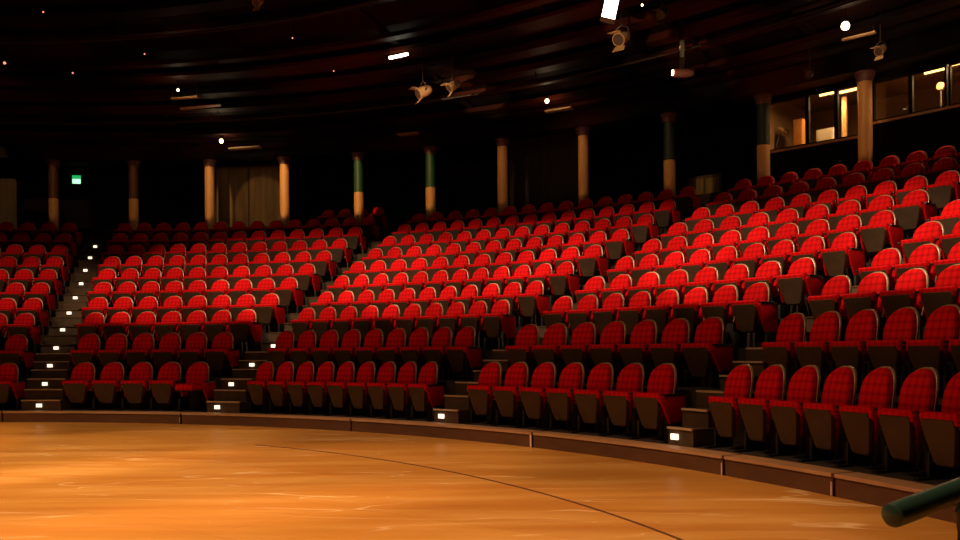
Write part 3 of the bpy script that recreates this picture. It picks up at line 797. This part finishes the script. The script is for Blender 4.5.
# fan / dish at the right end
a_, D_ = ray_ring(943, BR + .6); zz = zat(943, 86, D_); pt = pol(a_, BR + .6, sr - .055); rt = empty('round_fan', pt); hd = pol(a_, BR + .6, zz)
n_ = -Vector((sin(a_), cos(a_), 0))
bm = bmesh.new(); add_cyl(bm, hd - n_ * .03, hd + n_ * .03, .075, n=20); mesh_obj('fan_head', bm, M['housing'], rt, pt)
bm = bmesh.new(); add_cyl(bm, pt, pt + Vector((0, 0, .02)), .1, n=14); add_cyl(bm, pt, hd - Vector((0, 0, .075)), .014, n=8); mesh_obj('stand', bm, M['equip'], rt, pt)
tag(rt, 'pale round fan on a stand behind the right booth window', 'fan')

# ------------------------------------------------------------------ handrail near the lens
hd_ = 2.15
def near(px, py, D): return Vector(((px - 480) / F * D, D, zat(px, py, D)))
pA = near(890, 516, hd_); pB = near(975, 484, hd_ + .22); d = (pB - pA)
pC = pA + d * 5.2
rt = empty('handrail', Vector((pB.x + .02, pB.y, 0)))
o0 = rt.location.copy()
bm = bmesh.new(); add_tube(bm, [pA, pA + d * .012, pA + d * .05, pA + d * 1.5, pC], [.024, .030, .0315, .0315, .0315], n=28); mesh_obj('rail_tube', bm, M['rail'], rt, o0, True)
q = pA + d * .93
q2 = near(958, 545, hd_ + .2)
bm = bmesh.new()
ax = pA + d * .80
add_tube(bm, [pA + d * 1.0 + Vector((0, 0, -.02)), Vector((pA.x + d.x * .84, pA.y + d.y * .84, ax.z - .07)), Vector((pA.x + d.x * .80, pA.y + d.y * .80, ax.z - .20)), Vector((pA.x + d.x * .80, pA.y + d.y * .80, 0.0))], [.030, .026, .026, .026], n=14)
mesh_obj('post', bm, M['railpost'], rt, o0, True)
bm = bmesh.new(); fx = pA + d * .80; add_cyl(bm, (fx.x, fx.y, 0), (fx.x, fx.y, .012), .06, n=18)
fx2 = pA + d * 4.8; add_cyl(bm, (fx2.x, fx2.y, 0), (fx2.x, fx2.y, .012), .06, n=18); mesh_obj('foot_plate', bm, M['railpost'], rt, o0)
bm = bmesh.new(); add_cyl(bm, (fx2.x, fx2.y, 0), (fx2.x, fx2.y, fx2.z - .02), .024, n=14); mesh_obj('post', bm, M['railpost'], rt, o0, True)
tag(rt, 'dark green metal handrail with black post beside the lens', 'handrail')

# ------------------------------------------------------------------ lights
def spot(loc, target, power, color, size, blend=.6, soft=.15, name='spotlight'):
    l = bpy.data.lights.new(name, 'SPOT'); l.energy = power; l.color = color; l.spot_size = radians(size); l.spot_blend = blend; l.shadow_soft_size = soft
    o = bpy.data.objects.new(name, l); link(o); o.location = loc
    o.rotation_euler = (Vector(target) - Vector(loc)).to_track_quat('-Z', 'Y').to_euler(); return o
WARM = (1, .60, .27); WHITE = (1, .82, .55)
# stage wash from above: lamps hung over the stage whose cones end at the kerb
def wash(a_deg, power, col, r=6.8, size=57, z=8.0, tr=9.0):
    return spot(pol(radians(a_deg), r, z), pol(radians(a_deg), tr, 0), power, col, size, .35, .2, 'stage_spot')
wash(-6, 2100, (1, .60, .27)); wash(16, 1650, (1, .68, .36)); wash(38, 1850, (1, .65, .38)); wash(58, 2000, (1, .62, .32)); wash(80, 1900, (1, .60, .34))
spot((-2.5, 2.0, 7.6), (-4.2, 5.2, 0), 600, (1, .80, .40), 50, .9, .2, 'stage_spot')
# added spot with no fixture, brightens the top of the handrail
spot((1.5, 3.9, 4.6), (1.3, 2.3, .8), 42, (.85, 1, .85), 18, .6, .05, 'rail_fill')
# house lamps hung above the front rows, wide in plan and narrow in height, aimed at the raked seats
WH = (1, .74, .45)
def house(a_deg, power, top=17.0, bottom=61.0, r=12.6, z=7.6, wide=1.45, col=WH, blend=.25):
    m_ = radians((top + bottom) / 2); p_ = pol(radians(a_deg), r, z)
    t_ = p_ + Vector((sin(radians(a_deg)) * cos(m_), cos(radians(a_deg)) * cos(m_), -sin(m_)))
    o_ = spot(p_, t_, power, col, bottom - top, blend, .10, 'house_spot'); o_.scale = (wide, 1, 1); return o_
house(-10, 560, 20.5, 66); house(2, 560, 25, 66); house(13, 1350, 17, 66); house(24, 1300, 17, 66); house(35, 1250, 17.5, 66, blend=.15); house(46, 1300, 20.2, 66, blend=.2); house(57, 1400, 20.2, 66, blend=.2); house(68, 1300, 20.2, 66, blend=.2)
# weaker lamps nearer the middle reach the two front rows
def front(a_deg, power): spot(pol(radians(a_deg), 8.5, 7.9), pol(radians(a_deg), RR(1) + .3, .8), power, WARM, 34, .7, .15, 'house_spot').scale = (1.7, 1, 1)
front(2, 150); front(20, 170); front(38, 210); front(56, 290); front(72, 280)
# added spots without fixtures that brighten the columns and the panels
def pin(a_, pw, wide, size=24, mid=16.5, col=(1, .58, .22)):
    p_ = pol(a_, 19.5, 7.0); m_ = radians(mid)
    t_ = p_ + Vector((sin(a_) * cos(m_), cos(a_) * cos(m_), -sin(m_)))
    spot(p_, t_, pw, col, size, .3, .04, 'column_fill').scale = (wide, 1, 1)
for a_, pw in zip(col_a[1:12], (80, 80, 330, 560, 560, 360, 110, 110, 90, 100, 110)): pin(a_, pw, .26)
pin((col_a[3] + col_a[4]) / 2, 170, .85)
pin(ray_ring(706, PR)[0], 170, .30, 16, 20); pin(ray_ring(-4, PR)[0], 150, .6, 44, 9)
# added unseen spots on the stage side that brighten the hung fixtures
for px_, py_, pw in ((440, 91, 3200), (624, 38, 1300), (684, 64, 900), (883, 50, 500)):
    q_ = on_ceiling(px_, py_, .45)[0]
    spot(q_ + Vector((-2.2, -4.5, -1.6)), q_, pw * .6, (1, .66, .34), 12, .4, .05, 'fixture_fill')
l = bpy.data.lights.new('overhead_area', 'AREA'); l.shape = 'DISK'; l.size = 3; l.energy = 90; l.color = (1, .66, .36)  # broad area light above the stage, no fixture modelled
o = bpy.data.objects.new('overhead_area', l); link(o); o.location = (CX + 5, CY + 3, 8.4)
w = bpy.data.worlds.new('World'); sc.world = w; w.use_nodes = True
w.node_tree.nodes['Background'].inputs[0].default_value = (.02, .008, .005, 1); w.node_tree.nodes['Background'].inputs[1].default_value = .15

# ------------------------------------------------------------------ camera
cam = bpy.data.cameras.new('camera'); cam.sensor_width = 36; cam.lens = F / 960 * 36
cam.shift_y = (HZ - 270) / 960; cam.clip_start = .05; cam.clip_end = 200
co = bpy.data.objects.new('camera', cam); link(co); co.location = (0, 0, HC)
co.rotation_euler = (Matrix.Rotation(radians(90), 4, 'X') @ Matrix.Rotation(ROLL, 4, 'Z')).to_euler()
sc.camera = co
sc.view_settings.view_transform = 'Standard'; sc.view_settings.look = 'None'; sc.view_settings.gamma = 1; sc.view_settings.use_curve_mapping = False
sc.view_settings.exposure = 0.0
